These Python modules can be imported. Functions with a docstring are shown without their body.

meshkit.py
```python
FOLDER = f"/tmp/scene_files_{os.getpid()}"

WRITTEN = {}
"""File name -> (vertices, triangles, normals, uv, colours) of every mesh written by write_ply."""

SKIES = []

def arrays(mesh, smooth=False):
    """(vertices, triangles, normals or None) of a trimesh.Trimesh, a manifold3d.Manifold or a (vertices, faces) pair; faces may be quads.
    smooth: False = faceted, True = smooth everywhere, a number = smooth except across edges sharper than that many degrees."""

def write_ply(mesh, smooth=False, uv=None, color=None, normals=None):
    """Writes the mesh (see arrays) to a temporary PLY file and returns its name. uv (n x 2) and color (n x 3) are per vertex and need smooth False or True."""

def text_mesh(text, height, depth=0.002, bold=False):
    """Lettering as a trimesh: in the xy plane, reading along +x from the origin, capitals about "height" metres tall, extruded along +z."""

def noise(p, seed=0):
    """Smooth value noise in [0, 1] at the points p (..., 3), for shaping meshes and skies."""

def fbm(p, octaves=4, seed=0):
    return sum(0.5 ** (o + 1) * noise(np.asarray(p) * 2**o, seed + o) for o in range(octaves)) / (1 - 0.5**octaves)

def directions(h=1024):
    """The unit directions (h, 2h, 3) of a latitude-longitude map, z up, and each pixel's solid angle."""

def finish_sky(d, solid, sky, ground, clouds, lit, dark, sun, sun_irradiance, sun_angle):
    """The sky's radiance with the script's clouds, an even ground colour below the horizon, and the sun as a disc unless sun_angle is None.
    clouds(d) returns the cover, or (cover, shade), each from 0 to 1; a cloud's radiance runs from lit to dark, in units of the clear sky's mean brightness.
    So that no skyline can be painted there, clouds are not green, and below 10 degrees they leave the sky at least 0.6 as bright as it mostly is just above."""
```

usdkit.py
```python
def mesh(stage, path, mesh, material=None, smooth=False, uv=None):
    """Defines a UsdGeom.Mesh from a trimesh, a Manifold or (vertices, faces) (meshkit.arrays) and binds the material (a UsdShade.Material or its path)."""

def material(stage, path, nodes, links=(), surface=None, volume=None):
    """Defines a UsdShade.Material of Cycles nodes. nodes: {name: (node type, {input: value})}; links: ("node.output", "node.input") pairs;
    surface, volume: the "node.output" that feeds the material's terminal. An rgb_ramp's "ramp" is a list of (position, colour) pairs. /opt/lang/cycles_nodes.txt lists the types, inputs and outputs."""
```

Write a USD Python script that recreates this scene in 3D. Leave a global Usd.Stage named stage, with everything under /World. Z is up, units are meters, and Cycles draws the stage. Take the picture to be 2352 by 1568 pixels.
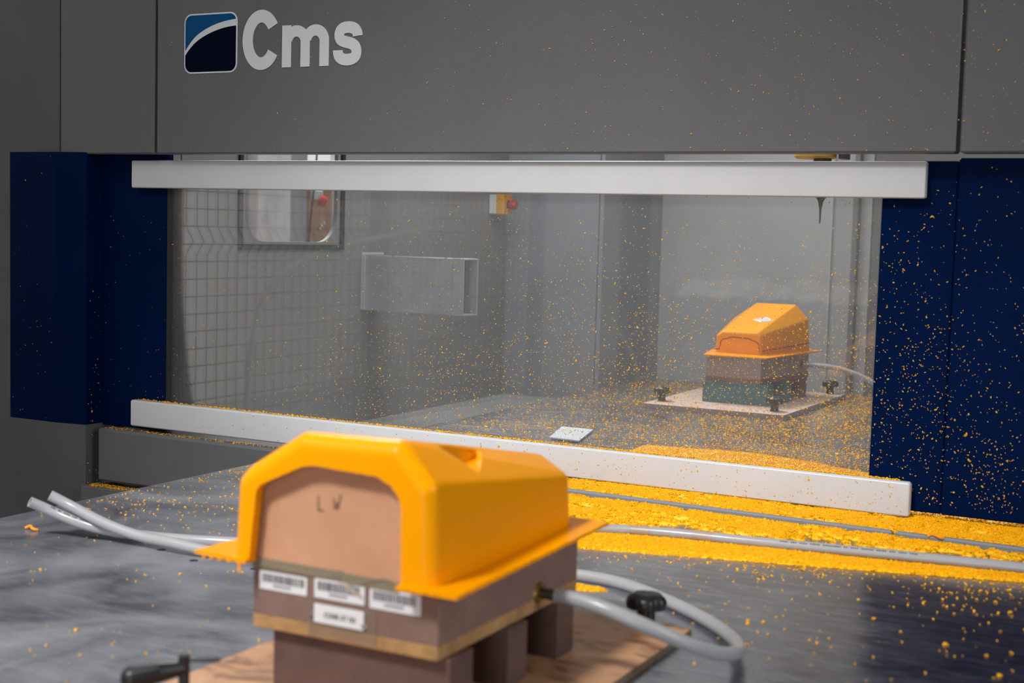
import math, random
import numpy as np, trimesh, usdkit, meshkit
import manifold3d as m3
from manifold3d import Manifold, CrossSection
from shapely.geometry import Polygon, LineString, Point, box as sbox
from shapely.ops import unary_union
from shapely import affinity
from scipy.interpolate import CubicSpline
from pxr import Usd, UsdGeom, UsdLux, UsdShade, Gf, Sdf, Vt

stage = Usd.Stage.CreateInMemory()
UsdGeom.SetStageUpAxis(stage, 'Z'); UsdGeom.SetStageMetersPerUnit(stage, 1.0)
UsdGeom.Xform.Define(stage, '/World'); UsdGeom.Scope.Define(stage, '/World/Looks')
stage.SetDefaultPrim(stage.GetPrimAtPath('/World'))
RNG = np.random.default_rng(7)

# ------------------------------------------------------------------ camera
YAW, PITCH, ROLL, FPX = 0.481685171, -0.0800163622, 0.0276016682, 3182.84272
cy, sy, cp, sp = math.cos(YAW), math.sin(YAW), math.cos(PITCH), math.sin(PITCH)
fwd = np.array([-sy*cp, cy*cp, sp]); rgt = np.array([cy, sy, 0.]); upv = np.cross(rgt, fwd)
r2 = math.cos(ROLL)*rgt + math.sin(ROLL)*upv; u2 = -math.sin(ROLL)*rgt + math.cos(ROLL)*upv
cam = UsdGeom.Camera.Define(stage, '/World/Camera')
M = np.eye(4); M[0, :3], M[1, :3], M[2, :3], M[3, :3] = r2, u2, -fwd, (0, 0, 1.4)
cam.AddTransformOp().Set(Gf.Matrix4d(M.tolist()))
cam.CreateHorizontalApertureAttr(36.0); cam.CreateVerticalApertureAttr(24.0)
cam.CreateFocalLengthAttr(36.0*FPX/2352)
cam.CreateFStopAttr(5.0); cam.CreateFocusDistanceAttr(2.95)
cam.CreateClippingRangeAttr(Gf.Vec2f(0.05, 200.0))
cam.CreateExposureAttr(0.2)

# ------------------------------------------------------------------ lights: a ceiling lamp of the hall, the machine's own lamp and added unseen fills
def rect_light(name, loc, size, power, color, aim):
    l = UsdLux.RectLight.Define(stage, '/World/' + name)
    l.CreateWidthAttr(size[0]); l.CreateHeightAttr(size[1]); l.CreateIntensityAttr(power); l.CreateColorAttr(Gf.Vec3f(*color))
    z = np.array(loc, float) - np.array(aim, float); z /= np.linalg.norm(z)
    x = np.cross([0, 1, 0] if abs(z[1]) < .9 else [1, 0, 0], z); x /= np.linalg.norm(x); y = np.cross(z, x)
    m = np.eye(4); m[0, :3], m[1, :3], m[2, :3], m[3, :3] = x, y, z, loc
    l.AddTransformOp().Set(Gf.Matrix4d(m.tolist()))
    return l
def spot_light(name, loc, aim, radius, power, color, angle, soft):
    l = UsdLux.SphereLight.Define(stage, '/World/' + name)
    l.CreateRadiusAttr(radius); l.CreateIntensityAttr(power); l.CreateColorAttr(Gf.Vec3f(*color))
    sh = UsdLux.ShapingAPI.Apply(l.GetPrim()); sh.CreateShapingConeAngleAttr(angle); sh.CreateShapingConeSoftnessAttr(soft)
    z = np.array(loc, float) - np.array(aim, float); z /= np.linalg.norm(z)
    x = np.cross([0, 0, 1], z); x /= np.linalg.norm(x); y = np.cross(z, x)
    m = np.eye(4); m[0, :3], m[1, :3], m[2, :3], m[3, :3] = x, y, z, loc
    l.AddTransformOp().Set(Gf.Matrix4d(m.tolist()))
spot_light('centre_fill_spot', (-1.5, -1.1, 4.2), (-1.15, 1.97, .93), .35, 172.0, (1.0, .99, .985), 16.5, 1.0)  # added unseen spot: brightens the centre, lets the corners fall dark
rect_light('ceiling_lamp', (-1.9, -0.3, 4.7), (2.6, 1.6), 1.6, (1.0, .98, .96), (-1.5, 1.6, 1.0))
rect_light('ceiling_lamp_001', (-4.6, -2.4, 4.9), (1.8, 3.4), 9.5, (.98, .98, .98), (-6.2, -3.2, 0))  # added unseen light that brightens the hall mirrored in the pane
rect_light('ceiling_lamp_002', (-3.6, 5.2, 4.9), (1.2, 2.4), 46.0, (.97, .98, 1.0), (-3.6, 5.21, 0))  # added unseen light on what stands beyond the inner window
rect_light('front_fill', (1.0, -5.4, 1.7), (3.0, 2.0), 4.0, (.97, .985, 1.0), (-.9, 2.4, 1.2))  # added unseen fill from the front, lifts the duct and enclosure
rect_light('right_fill', (3.6, 1.2, 2.6), (2.6, 1.8), 4.5, (.98, .99, 1.0), (-.8, 1.3, 1.0))  # added unseen fill from the right, for the sides of hood and mould
rect_light('machine_lamp', (-1.35, 3.45, 2.28), (1.6, .9), 3.4, (.97, .98, 1.0), (-1.35, 3.46, 0))

# ------------------------------------------------------------------ helpers
_used = {}
_loc = {'/World': np.zeros(3)}
def numbered(parent, name):
    k = (parent, name); n = _used.get(k, -1) + 1; _used[k] = n
    return name if n == 0 else '%s_%03d' % (name, n)
def tag(p, label=None, cat=None, group=None, kind=None):
    p = p.GetPrim() if hasattr(p, 'GetPrim') else p
    for k, v in (('label', label), ('category', cat), ('group', group), ('kind', kind)):
        if v: p.SetCustomDataByKey(k, v)
    return p
def thing(name, label, cat, loc=(0, 0, 0), group=None, kind=None):
    path = '/World/' + numbered('/World', name)
    x = UsdGeom.Xform.Define(stage, path); x.AddTranslateOp().Set(Gf.Vec3d(*map(float, loc)))
    _loc[path] = np.array(loc, float)
    return tag(x, label, cat, group, kind)
def obj(name, mesh, mat, parent=None, smooth=False, label=None, kind=None):
    pp = str(parent.GetPath()) if parent is not None else '/World'
    path = pp + '/' + numbered(pp, name)
    v, f = meshkit.arrays(mesh)[:2]
    v = v - _loc[pp]; _loc[path] = _loc[pp]
    m = usdkit.mesh(stage, path, trimesh.Trimesh(v, f, process=bool(smooth)), mat, smooth)
    return tag(m, label, None, None, kind)
def top(name, mesh, mat, label, cat, group=None, kind=None, smooth=False):
    v, f = meshkit.arrays(mesh)[:2]
    lo, hi = v.min(0), v.max(0); base = np.array([(lo[0]+hi[0])/2, (lo[1]+hi[1])/2, lo[2]])
    path = '/World/' + numbered('/World', name)
    m = usdkit.mesh(stage, path, trimesh.Trimesh(v - base, f, process=bool(smooth)), mat, smooth)
    m.AddTranslateOp().Set(Gf.Vec3d(*map(float, base)))
    return tag(m, label, cat, group, kind)
def dup(root, loc, rotz, label, group=None):
    was = root.GetCustomData(); name = root.GetName()
    path = '/World/' + numbered('/World', name)
    x = UsdGeom.Xform.Define(stage, path); x.GetPrim().GetReferences().AddInternalReference(root.GetPath())
    x.GetPrim().SetInstanceable(True)
    x.ClearXformOpOrder(); x.AddTranslateOp().Set(Gf.Vec3d(*map(float, loc))); x.AddRotateZOp().Set(rotz)
    return tag(x, label, was['category'], group or was.get('group'))

def cat(*ms): return trimesh.util.concatenate([tm(m) for m in ms])
def tm(m):
    v, f = meshkit.arrays(m)[:2]
    return trimesh.Trimesh(v, f, process=False)
def hull(pts): return trimesh.convex.convex_hull(np.asarray(pts, float))
def bx(x0, x1, y0, y1, z0, z1, b=0.0):
    "a box with bevelled edges"
    b = min(b, (x1-x0)/2.1, (y1-y0)/2.1, (z1-z0)/2.1)
    if b <= 0: return trimesh.creation.box(bounds=[[x0, y0, z0], [x1, y1, z1]])
    p = []
    for sx in (0, 1):
        for sy_ in (0, 1):
            for sz in (0, 1):
                c = np.array([(x0, x1)[sx], (y0, y1)[sy_], (z0, z1)[sz]], float)
                d = np.array([1-2*sx, 1-2*sy_, 1-2*sz])*b
                for k in range(3):
                    q = c + d; q[k] = c[k]; p.append(q)
    return hull(p)
def mbx(*a): return Manifold.cube((a[1]-a[0], a[3]-a[2], a[5]-a[4])).translate((a[0], a[2], a[4]))
def ball(c, r, seg=32): return Manifold.sphere(r, seg).translate(tuple(map(float, c)))
def lathe(prof, seg=40, loc=(0, 0, 0), axis='z'):
    prof = np.array(prof, float); a = np.arange(seg)*2*np.pi/seg; n = len(prof)
    v = np.stack([prof[:, None, 0]*np.cos(a), prof[:, None, 0]*np.sin(a), np.repeat(prof[:, 1:2], seg, 1)], -1).reshape(-1, 3)
    f = []
    for i in range(n-1):
        for j in range(seg):
            k = (j+1) % seg; f += [(i*seg+j, i*seg+k, (i+1)*seg+k), (i*seg+j, (i+1)*seg+k, (i+1)*seg+j)]
    m = trimesh.Trimesh(v, f, process=False); m.merge_vertices()
    m.update_faces(m.nondegenerate_faces()); m.fix_normals()
    if axis == 'x': m.apply_transform(trimesh.transformations.rotation_matrix(np.pi/2, [0, 1, 0]))
    if axis == 'y': m.apply_transform(trimesh.transformations.rotation_matrix(-np.pi/2, [1, 0, 0]))
    m.apply_translation(loc); return m
def spline(pts, n):
    pts = np.array(pts, float); t = np.r_[0, np.cumsum(np.linalg.norm(np.diff(pts, axis=0), axis=1))]
    return CubicSpline(t, pts)(np.linspace(0, t[-1], n))
def tube(path, r, seg=20, inner=None):
    "a tube along a polyline; with an inner radius it is hollow and open at its ends"
    p = np.array(path, float); t = np.gradient(p, axis=0); t /= np.linalg.norm(t, axis=1)[:, None]
    n = np.cross(t[0], [0, 0, 1.]); 
    if np.linalg.norm(n) < .1: n = np.cross(t[0], [1., 0, 0])
    n /= np.linalg.norm(n); N = []
    for k in range(len(p)):
        n = n - t[k]*(n @ t[k]); n /= np.linalg.norm(n); N.append(n)
    N = np.array(N); B = np.cross(t, N); a = np.arange(seg)*2*np.pi/seg
    ring = lambda rr: p[:, None] + rr*(np.cos(a)[None, :, None]*N[:, None] + np.sin(a)[None, :, None]*B[:, None])
    K = len(p); v = [ring(r).reshape(-1, 3)]; f = []
    def skin(o, flip):
        for i in range(K-1):
            for j in range(seg):
                k = (j+1) % seg; q = (o+i*seg+j, o+i*seg+k, o+(i+1)*seg+k, o+(i+1)*seg+j)
                f.extend([(q[0], q[1], q[2]), (q[0], q[2], q[3])] if not flip else [(q[0], q[2], q[1]), (q[0], q[3], q[2])])
    skin(0, False)
    if inner:
        v.append(ring(inner).reshape(-1, 3)); skin(K*seg, True)
        for i, fl in ((0, True), (K-1, False)):
            for j in range(seg):
                k = (j+1) % seg; o1 = i*seg; o2 = K*seg+i*seg
                q = (o1+j, o1+k, o2+k, o2+j); f.extend([(q[0], q[1], q[2]), (q[0], q[2], q[3])] if not fl else [(q[0], q[2], q[1]), (q[0], q[3], q[2])])
    else:
        v.append(p[[0, -1]]); c0, c1 = K*seg, K*seg+1
        for j in range(seg):
            k = (j+1) % seg; f += [(c0, k, j), (c1, (K-1)*seg+j, (K-1)*seg+k)]
    return trimesh.Trimesh(np.vstack(v), f, process=False)
def plate_xz(poly, y0, y1):
    "a flat shape drawn in x and z, from y0 to y1"
    out = []
    for g in getattr(poly, 'geoms', [poly]):
        m = trimesh.creation.extrude_polygon(g, y1-y0, engine='earcut')
        v = m.vertices.copy(); m.vertices = np.stack([v[:, 0], y0+v[:, 2], v[:, 1]], 1); m.invert(); out.append(m)
    return cat(*out)
def plate_yz(poly, x0, x1):
    out = []
    for g in getattr(poly, 'geoms', [poly]):
        m = trimesh.creation.extrude_polygon(g, x1-x0, engine='earcut')
        v = m.vertices.copy(); m.vertices = np.stack([x0+v[:, 2], v[:, 0], v[:, 1]], 1); out.append(m)
    return cat(*out)
def plate_xy(poly, z0, z1):
    out = []
    for g in getattr(poly, 'geoms', [poly]):
        m = trimesh.creation.extrude_polygon(g, z1-z0, engine='earcut'); m.apply_translation((0, 0, z0)); out.append(m)
    return cat(*out)
def rrect(x0, z0, x1, z1, r): return sbox(x0+r, z0+r, x1-r, z1-r).buffer(r, quad_segs=12)

def chips(pos, normal, size, flat=0.35, tilt=.5, curl=True, seed=1, lite=False):
    "plastic shavings as one mesh: little bent flakes, each an island of its own"
    g = np.random.default_rng(seed); pos = np.asarray(pos, float); n = len(pos)
    L = size*g.lognormal(0, .33, n); wd = L*g.uniform(.35, .75, n); th = L*g.uniform(.12, .3, n)*flat/.35
    nrm = np.broadcast_to(np.asarray(normal, float), (n, 3)) + g.normal(0, tilt, (n, 3)); nrm /= np.linalg.norm(nrm, axis=1)[:, None]
    a = g.normal(0, 1, (n, 3)); a -= nrm*(a*nrm).sum(1)[:, None]; a /= np.linalg.norm(a, axis=1)[:, None]; b = np.cross(nrm, a)
    if lite:                                    # a skewed lozenge of eight triangles
        st = np.array([[-.5, -.1, 0], [.05, -.5, .1], [.5, .1, 0], [-.05, .5, .1], [0, 0, .55], [0, 0, -.35]])
        v = np.stack([pos + a*((q[0]+g.normal(0, .1, n))*L)[:, None] + b*((q[1]+g.normal(0, .1, n))*wd)[:, None] + nrm*(q[2]*(wd*.7+th))[:, None] for q in st], 1)
        f = np.array([[0, 1, 4], [1, 2, 4], [2, 3, 4], [3, 0, 4], [1, 0, 5], [2, 1, 5], [3, 2, 5], [0, 3, 5]])
        return trimesh.Trimesh(v.reshape(-1, 3), (f[None] + (np.arange(n)*6)[:, None, None]).reshape(-1, 3), process=False)
    # cross-section stations along the flake: end, middle (raised), end
    st = np.array([[-.5, -.38, 0], [-.5, .3, 0], [0, -.5, .45], [0, .5, .45], [.5, -.3, 0], [.5, .38, 0]])
    v = []
    for s in (0, 1):
        for q in st:
            j = 1+g.normal(0, .14, n)
            v.append(pos + a*(q[0]*L*j)[:, None] + b*(q[1]*wd*j)[:, None] + nrm*((q[2]*(.8 if curl else .2)*wd + s*th))[:, None])
    v = np.stack(v, 1)
    f = np.array([[6, 8, 9], [6, 9, 7], [8, 10, 11], [8, 11, 9], [0, 3, 2], [0, 1, 3], [2, 5, 4], [2, 3, 5],
                  [0, 2, 8], [0, 8, 6], [2, 4, 10], [2, 10, 8], [1, 9, 3], [1, 7, 9], [3, 11, 5], [3, 9, 11], [0, 7, 1], [0, 6, 7], [4, 5, 11], [4, 11, 10]])
    F = (f[None] + (np.arange(n)*12)[:, None, None]).reshape(-1, 3)
    return trimesh.Trimesh(v.reshape(-1, 3), F, process=False)

# ------------------------------------------------------------------ materials
def mat(name, nodes, links=(), surface='p.BSDF'): return usdkit.material(stage, '/World/Looks/' + name, nodes, links, surface=surface)
def plain(name, col, rough=.5, metal=0., bump=None, var=None, **kw):
    "a principled paint with faint unevenness of tone (var: scale, amount) and relief (bump: scale, strength)"
    nodes = {'p': ('principled_bsdf', {'base_color': col, 'roughness': rough, 'metallic': metal, **kw}), 'g': ('geometry', {})}; links = []
    if var:
        lo, hi = [c*(1-var[1]) for c in col], [min(1, c*(1+var[1])) for c in col]
        nodes['vn'] = ('noise_texture', {'scale': var[0], 'detail': 5., 'roughness': .6}); nodes['vr'] = ('rgb_ramp', {'ramp': [(.32, lo), (.68, hi)]})
        links += [('g.position', 'vn.vector'), ('vn.fac', 'vr.fac'), ('vr.color', 'p.base_color')]
    if bump:
        nodes['bn'] = ('noise_texture', {'scale': bump[0], 'detail': 3.}); nodes['b'] = ('bump', {'strength': bump[1], 'distance': .001})
        links += [('g.position', 'bn.vector'), ('bn.fac', 'b.height'), ('b.normal', 'p.normal')]
    return mat(name, nodes, links)
def rgb(r, g, b): return tuple(((c/255+.055)/1.055)**2.4 if c > 10 else c/255/12.92 for c in (r, g, b))

grey_paint = plain('grey_paint', (.120, .119, .123), .42, specular_ior_level=.15, bump=(900, .12), var=(3, .05))
grey_paint_shaded = plain('grey_paint_shaded', (.096, .095, .099), .45, specular_ior_level=.15, bump=(900, .12), var=(2.2, .10))  # same grey paint, darkened to put the dim left side into its colour
blue_paint = plain('blue_paint', (.0004, .0070, .040), .33, specular_ior_level=.03, bump=(900, .08), var=(4, .1))
white_paint = plain('white_paint', (.55, .555, .565), .34, bump=(700, .06), var=(6, .03))
inner_paint = plain('inner_paint', (.215, .215, .215), .4, bump=(500, .06), var=(3, .04))
inner_blue = plain('inner_blue', (.27, .285, .31), .4, var=(4, .05))
inner_light = plain('inner_light', (.50, .505, .515), .4, var=(5, .04))
galvanised = plain('galvanised', (.44, .455, .475), .4, .0, var=(25, .1))
strip_grey = plain('strip_grey', (.20, .205, .215), .5)
rubber = plain('rubber', (.012, .012, .014), .6)
black_plastic = plain('black_plastic', (.010, .010, .011), .36, bump=(1500, .1))
steel_dark = plain('steel_dark', (.10, .09, .08), .35, .8, var=(60, .3))
steel = plain('steel', (.6, .6, .6), .25, 1.)
brass = plain('brass', (.38, .25, .07), .3, .9, var=(80, .2))
gold_paint = plain('gold_paint', (.55, .36, .08), .4, .3)
yellow_box = plain('yellow_box', (.72, .33, .01), .4)
red_plastic = plain('red_plastic', (.42, .012, .012), .3)
white_plastic = plain('white_plastic', (.62, .66, .68), .4)
teal_board = plain('teal_board', (.060, .165, .178), .6, var=(30, .08))
ply_layer = plain('ply_layer', (.38, .215, .085), .6, var=(45, .25))
label_white = plain('label_white', (.70, .70, .72), .4)
print_black = plain('print_black', (.05, .05, .055), .6)
print_grey = plain('print_grey', (.16, .16, .17), .6)
print_red = plain('print_red', (.6, .12, .16), .6)
pen_ink = plain('pen_ink', (.17, .09, .065), .6)
trim_line = plain('trim_line', (.20, .045, .06), .6)
logo_white = plain('logo_white', (.58, .59, .62), .35, specular_ior_level=.3)
logo_blue = plain('logo_blue', (.0015, .060, .175), .35, specular_ior_level=.08)
logo_navy = plain('logo_navy', (.0006, .0018, .012), .3, specular_ior_level=.04)
floor_mat = plain('floor_concrete', (.23, .23, .22), .6, var=(2, .15))
wall_mat = plain('wall_plaster', (.55, .54, .51), .8, var=(1, .06))
wall_low = plain('wall_dado', (.16, .15, .145), .7, var=(2, .2))
ceil_mat = plain('ceiling_paint', (.5, .5, .5), .8)
brown_steel = plain('brown_steel', (.28, .13, .08), .5, var=(3, .15))
fence_paint = plain('fence_paint', (.03, .03, .032), .5)
board_wood = plain('board_wood', (.42, .21, .11), .5, var=(12, .35))
film_white = plain('film_white', (.7, .66, .66), .3, var=(9, .2))

# glossy yellow thermoformed sheet
yellow_abs = plain('yellow_abs', (.93, .345, .0), .26, bump=(260, .03), specular_ior_level=.12)
yellow_edge = plain('yellow_edge', (.80, .30, .002), .5)
# shavings: every flake a slightly different yellow
chip_mat = mat('yellow_shavings', {'g': ('geometry', {}), 'r': ('rgb_ramp', {'ramp': [(0, (.86, .42, .0)), (.35, (.96, .55, .0)), (.8, (.97, .62, .0)), (1, (.97, .68, .01))]}),
                              'p': ('principled_bsdf', {'roughness': .5, 'specular_ior_level': .2})}, [('g.random_per_island', 'r.fac'), ('r.color', 'p.base_color')])
chip_pale = mat('pale_shavings', {'g': ('geometry', {}), 'r': ('rgb_ramp', {'ramp': [(0, (.62, .32, .03)), (.5, (.84, .57, .13)), (1, (.93, .76, .38))]}),
                              'p': ('principled_bsdf', {'roughness': .5, 'specular_ior_level': .2})}, [('g.random_per_island', 'r.fac'), ('r.color', 'p.base_color')])
heap_mat = mat('shaving_heap', {'g': ('geometry', {}), 'v': ('voronoi_texture', {'scale': 330.}), 'r': ('rgb_ramp', {'ramp': [(0, (.96, .58, .0)), (.6, (.95, .52, .0)), (1, (.82, .38, .0))]}),
                          'b': ('bump', {'strength': .5, 'distance': .0015, 'invert': True}), 'p': ('principled_bsdf', {'roughness': .5})},
               [('g.position', 'v.vector'), ('v.distance', 'r.fac'), ('r.color', 'p.base_color'), ('v.distance', 'b.height'), ('b.normal', 'p.normal')])
# polyurethane tooling board
def tooling(name, col, speck=.16):
    return plain(name, col, .62, bump=(300, .08), var=(22, speck))
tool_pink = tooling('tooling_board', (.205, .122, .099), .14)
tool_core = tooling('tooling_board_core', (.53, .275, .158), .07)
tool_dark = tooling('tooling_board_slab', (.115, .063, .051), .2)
tool_mauve = tooling('tooling_board_mauve', (.36, .25, .225), .1)
tool_plinth = tooling('tooling_board_plinth', (.24, .135, .095), .15)
# fibre board with darker oily blotches
fibre = mat('fibre_board', {'g': ('geometry', {}), 'm': ('mapping', {'scale': (1, 1.7, 1)}), 'n': ('noise_texture', {'scale': 15., 'detail': 4., 'roughness': .5, 'distortion': .6}),
                      'r': ('rgb_ramp', {'ramp': [(.28, (.10, .042, .018)), (.40, (.26, .13, .066)), (.50, (.44, .235, .12)), (.75, (.56, .32, .17))]}),
                      'p': ('principled_bsdf', {'roughness': .55})}, [('g.position', 'm.vector'), ('m.vector', 'n.vector'), ('n.fac', 'r.fac'), ('r.color', 'p.base_color')])
fibre_edge = plain('fibre_board_edge', (.16, .115, .075), .8, var=(60, .25))
fibre_pale = plain('fibre_board_pale', (.50, .375, .32), .6, var=(20, .1))
fibre_pale_edge = plain('fibre_board_pale_edge', (.30, .225, .185), .7, var=(20, .12))
# worn aluminium table top: brushed along x, smeared with dust, with darker reflections put into the colour
table_metal = mat('table_aluminium', {
    'g': ('geometry', {}), 'm1': ('mapping', {'scale': (5, 22, 1), 'rotation': (0, 0, .35)}), 'n1': ('noise_texture', {'scale': 3., 'detail': 6., 'roughness': .65, 'distortion': .4}),
    'n2': ('noise_texture', {'scale': 4.2, 'detail': 6., 'roughness': .6, 'distortion': 1.0}),
    'm3': ('mapping', {'scale': (30, 420, 1), 'rotation': (0, 0, -.1)}), 'n3': ('noise_texture', {'scale': 2., 'detail': 4.}),
    'r1': ('rgb_ramp', {'ramp': [(.3, (.27, .285, .33)), (.7, (.44, .46, .51))]}),
    'dust': ('map_range', {'from_min': .33, 'from_max': .70, 'to_min': .18, 'to_max': .85, 'clamp': True}), 'sx': ('separate_xyz', {}), 'wy': ('map_range', {'range_type': 'smoothstep', 'from_min': 2.35, 'from_max': 2.75, 'to_min': 1.0, 'to_max': .25, 'clamp': True}), 'dy': ('math', {'math_type': 'multiply'}), 'wx': ('map_range', {'range_type': 'smoothstep', 'from_min': -.92, 'from_max': -.55, 'to_min': 1.0, 'to_max': .12, 'clamp': True}), 'dm': ('math', {'math_type': 'multiply'}),  # wx and wy fade the dust to paint darker reflections right and inside
    'ro': ('map_range', {'from_min': .3, 'from_max': .7, 'to_min': .14, 'to_max': .30}),
    'b': ('bump', {'strength': .12, 'distance': .0006}),
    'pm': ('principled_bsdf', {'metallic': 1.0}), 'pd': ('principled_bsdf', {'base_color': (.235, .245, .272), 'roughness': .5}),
    'mx': ('mix_closure', {})},
    [('g.position', 'm1.vector'), ('m1.vector', 'n1.vector'), ('g.position', 'n2.vector'), ('g.position', 'm3.vector'), ('m3.vector', 'n3.vector'),
     ('n1.fac', 'r1.fac'), ('r1.color', 'pm.base_color'), ('n1.fac', 'ro.value'), ('ro.result', 'pm.roughness'), ('n3.fac', 'b.height'), ('b.normal', 'pm.normal'),
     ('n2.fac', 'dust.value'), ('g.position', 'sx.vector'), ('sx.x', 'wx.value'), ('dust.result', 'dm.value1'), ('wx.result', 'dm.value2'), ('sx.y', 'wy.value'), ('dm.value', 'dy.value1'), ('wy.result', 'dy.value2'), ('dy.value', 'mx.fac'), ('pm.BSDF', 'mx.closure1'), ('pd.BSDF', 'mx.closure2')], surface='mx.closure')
# acrylic pane: clear, reflecting by Fresnel, with a film of dust and fine scratches
acrylic = mat('acrylic', {'t': ('transparent_bsdf', {'color': (.93, .94, .94)}), 'gl': ('glossy_bsdf', {'color': (1, 1, 1), 'roughness': .012}), 'fr': ('fresnel', {'IOR': 1.52}),
                      'm': ('mix_closure', {}), 'd': ('diffuse_bsdf', {'color': (.62, .62, .62)}), 'g': ('geometry', {}),
                      'mp': ('mapping', {'scale': (1., 1., 2.)}), 'n': ('noise_texture', {'scale': 2.2, 'detail': 4.}),
                      'mr': ('map_range', {'from_min': .3, 'from_max': .7, 'to_min': .035, 'to_max': .065}), 'm2': ('mix_closure', {})},
             [('fr.fac', 'm.fac'), ('t.BSDF', 'm.closure1'), ('gl.BSDF', 'm.closure2'), ('g.position', 'mp.vector'), ('mp.vector', 'n.vector'), ('n.fac', 'mr.value'),
              ('mr.result', 'm2.fac'), ('m.closure', 'm2.closure1'), ('d.BSDF', 'm2.closure2')], surface='m2.closure')
# milky PVC hose
hose_mat = mat('pvc_hose', {'p': ('principled_bsdf', {'base_color': (.50, .505, .52), 'roughness': .24, 'coat_weight': .2}), 'tr': ('translucent_bsdf', {'color': (.7, .7, .72)}),
                      'tp': ('transparent_bsdf', {'color': (.85, .85, .87)}), 'm': ('mix_closure', {'fac': .25}), 'm2': ('mix_closure', {'fac': .22})},
               [('p.BSDF', 'm.closure1'), ('tr.BSDF', 'm.closure2'), ('m.closure', 'm2.closure1'), ('tp.BSDF', 'm2.closure2')], surface='m2.closure')
tape_brown = mat('tape_brown', {'p': ('principled_bsdf', {'base_color': (.30, .25, .17), 'roughness': .3}), 't': ('transparent_bsdf', {'color': (.9, .86, .8)}), 'm': ('mix_closure', {'fac': .30})},
                 [('t.BSDF', 'm.closure2'), ('p.BSDF', 'm.closure1')], surface='m.closure')
tape_clear = mat('tape_clear', {'p': ('principled_bsdf', {'base_color': (.4, .33, .28), 'roughness': .12}), 't': ('transparent_bsdf', {'color': (.95, .93, .9)}), 'm': ('mix_closure', {'fac': .82})},
                 [('t.BSDF', 'm.closure2'), ('p.BSDF', 'm.closure1')], surface='m.closure')

# ------------------------------------------------------------------ the hall
def struct(name, mesh, m): return tag(top(name, mesh, m, None, None), kind='structure')
struct('floor', bx(-7, 4, -6, 8, -.1, 0), floor_mat)
struct('ceiling', bx(-7, 4, -6, 8, 5, 5.1), ceil_mat)
struct('wall_back', bx(-7, 4, 8, 8.1, 0, 5), wall_mat)
struct('wall_front', bx(-7, 4, -6.1, -6, 0, 5), wall_mat)
struct('wall_left', bx(-7.1, -7, -6, 8, 0, 5), wall_mat)
struct('wall_right', bx(4, 4.1, -6, 8, 0, 5), wall_low)

# ------------------------------------------------------------------ the machine
YF = 2.471                                     # plane of the upper panels
mc = thing('milling_machine', 'grey and dark blue milling machine enclosure with a large white lettered emblem', 'machine', (-1.4, 3.4, 0))
def upper(x0, x1, lab):
    obj('upper_panel', bx(x0, x1, YF, YF+.045, 1.5535, 2.45, .003), grey_paint, mc, label=lab)
upper(-2.2325, -.4445, 'wide grey upper panel that carries the emblem')
upper(-.4375, .9, 'grey upper panel right of the wide one')
upper(-2.535, -2.2395, 'narrow grey upper panel left of the emblem')
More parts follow.
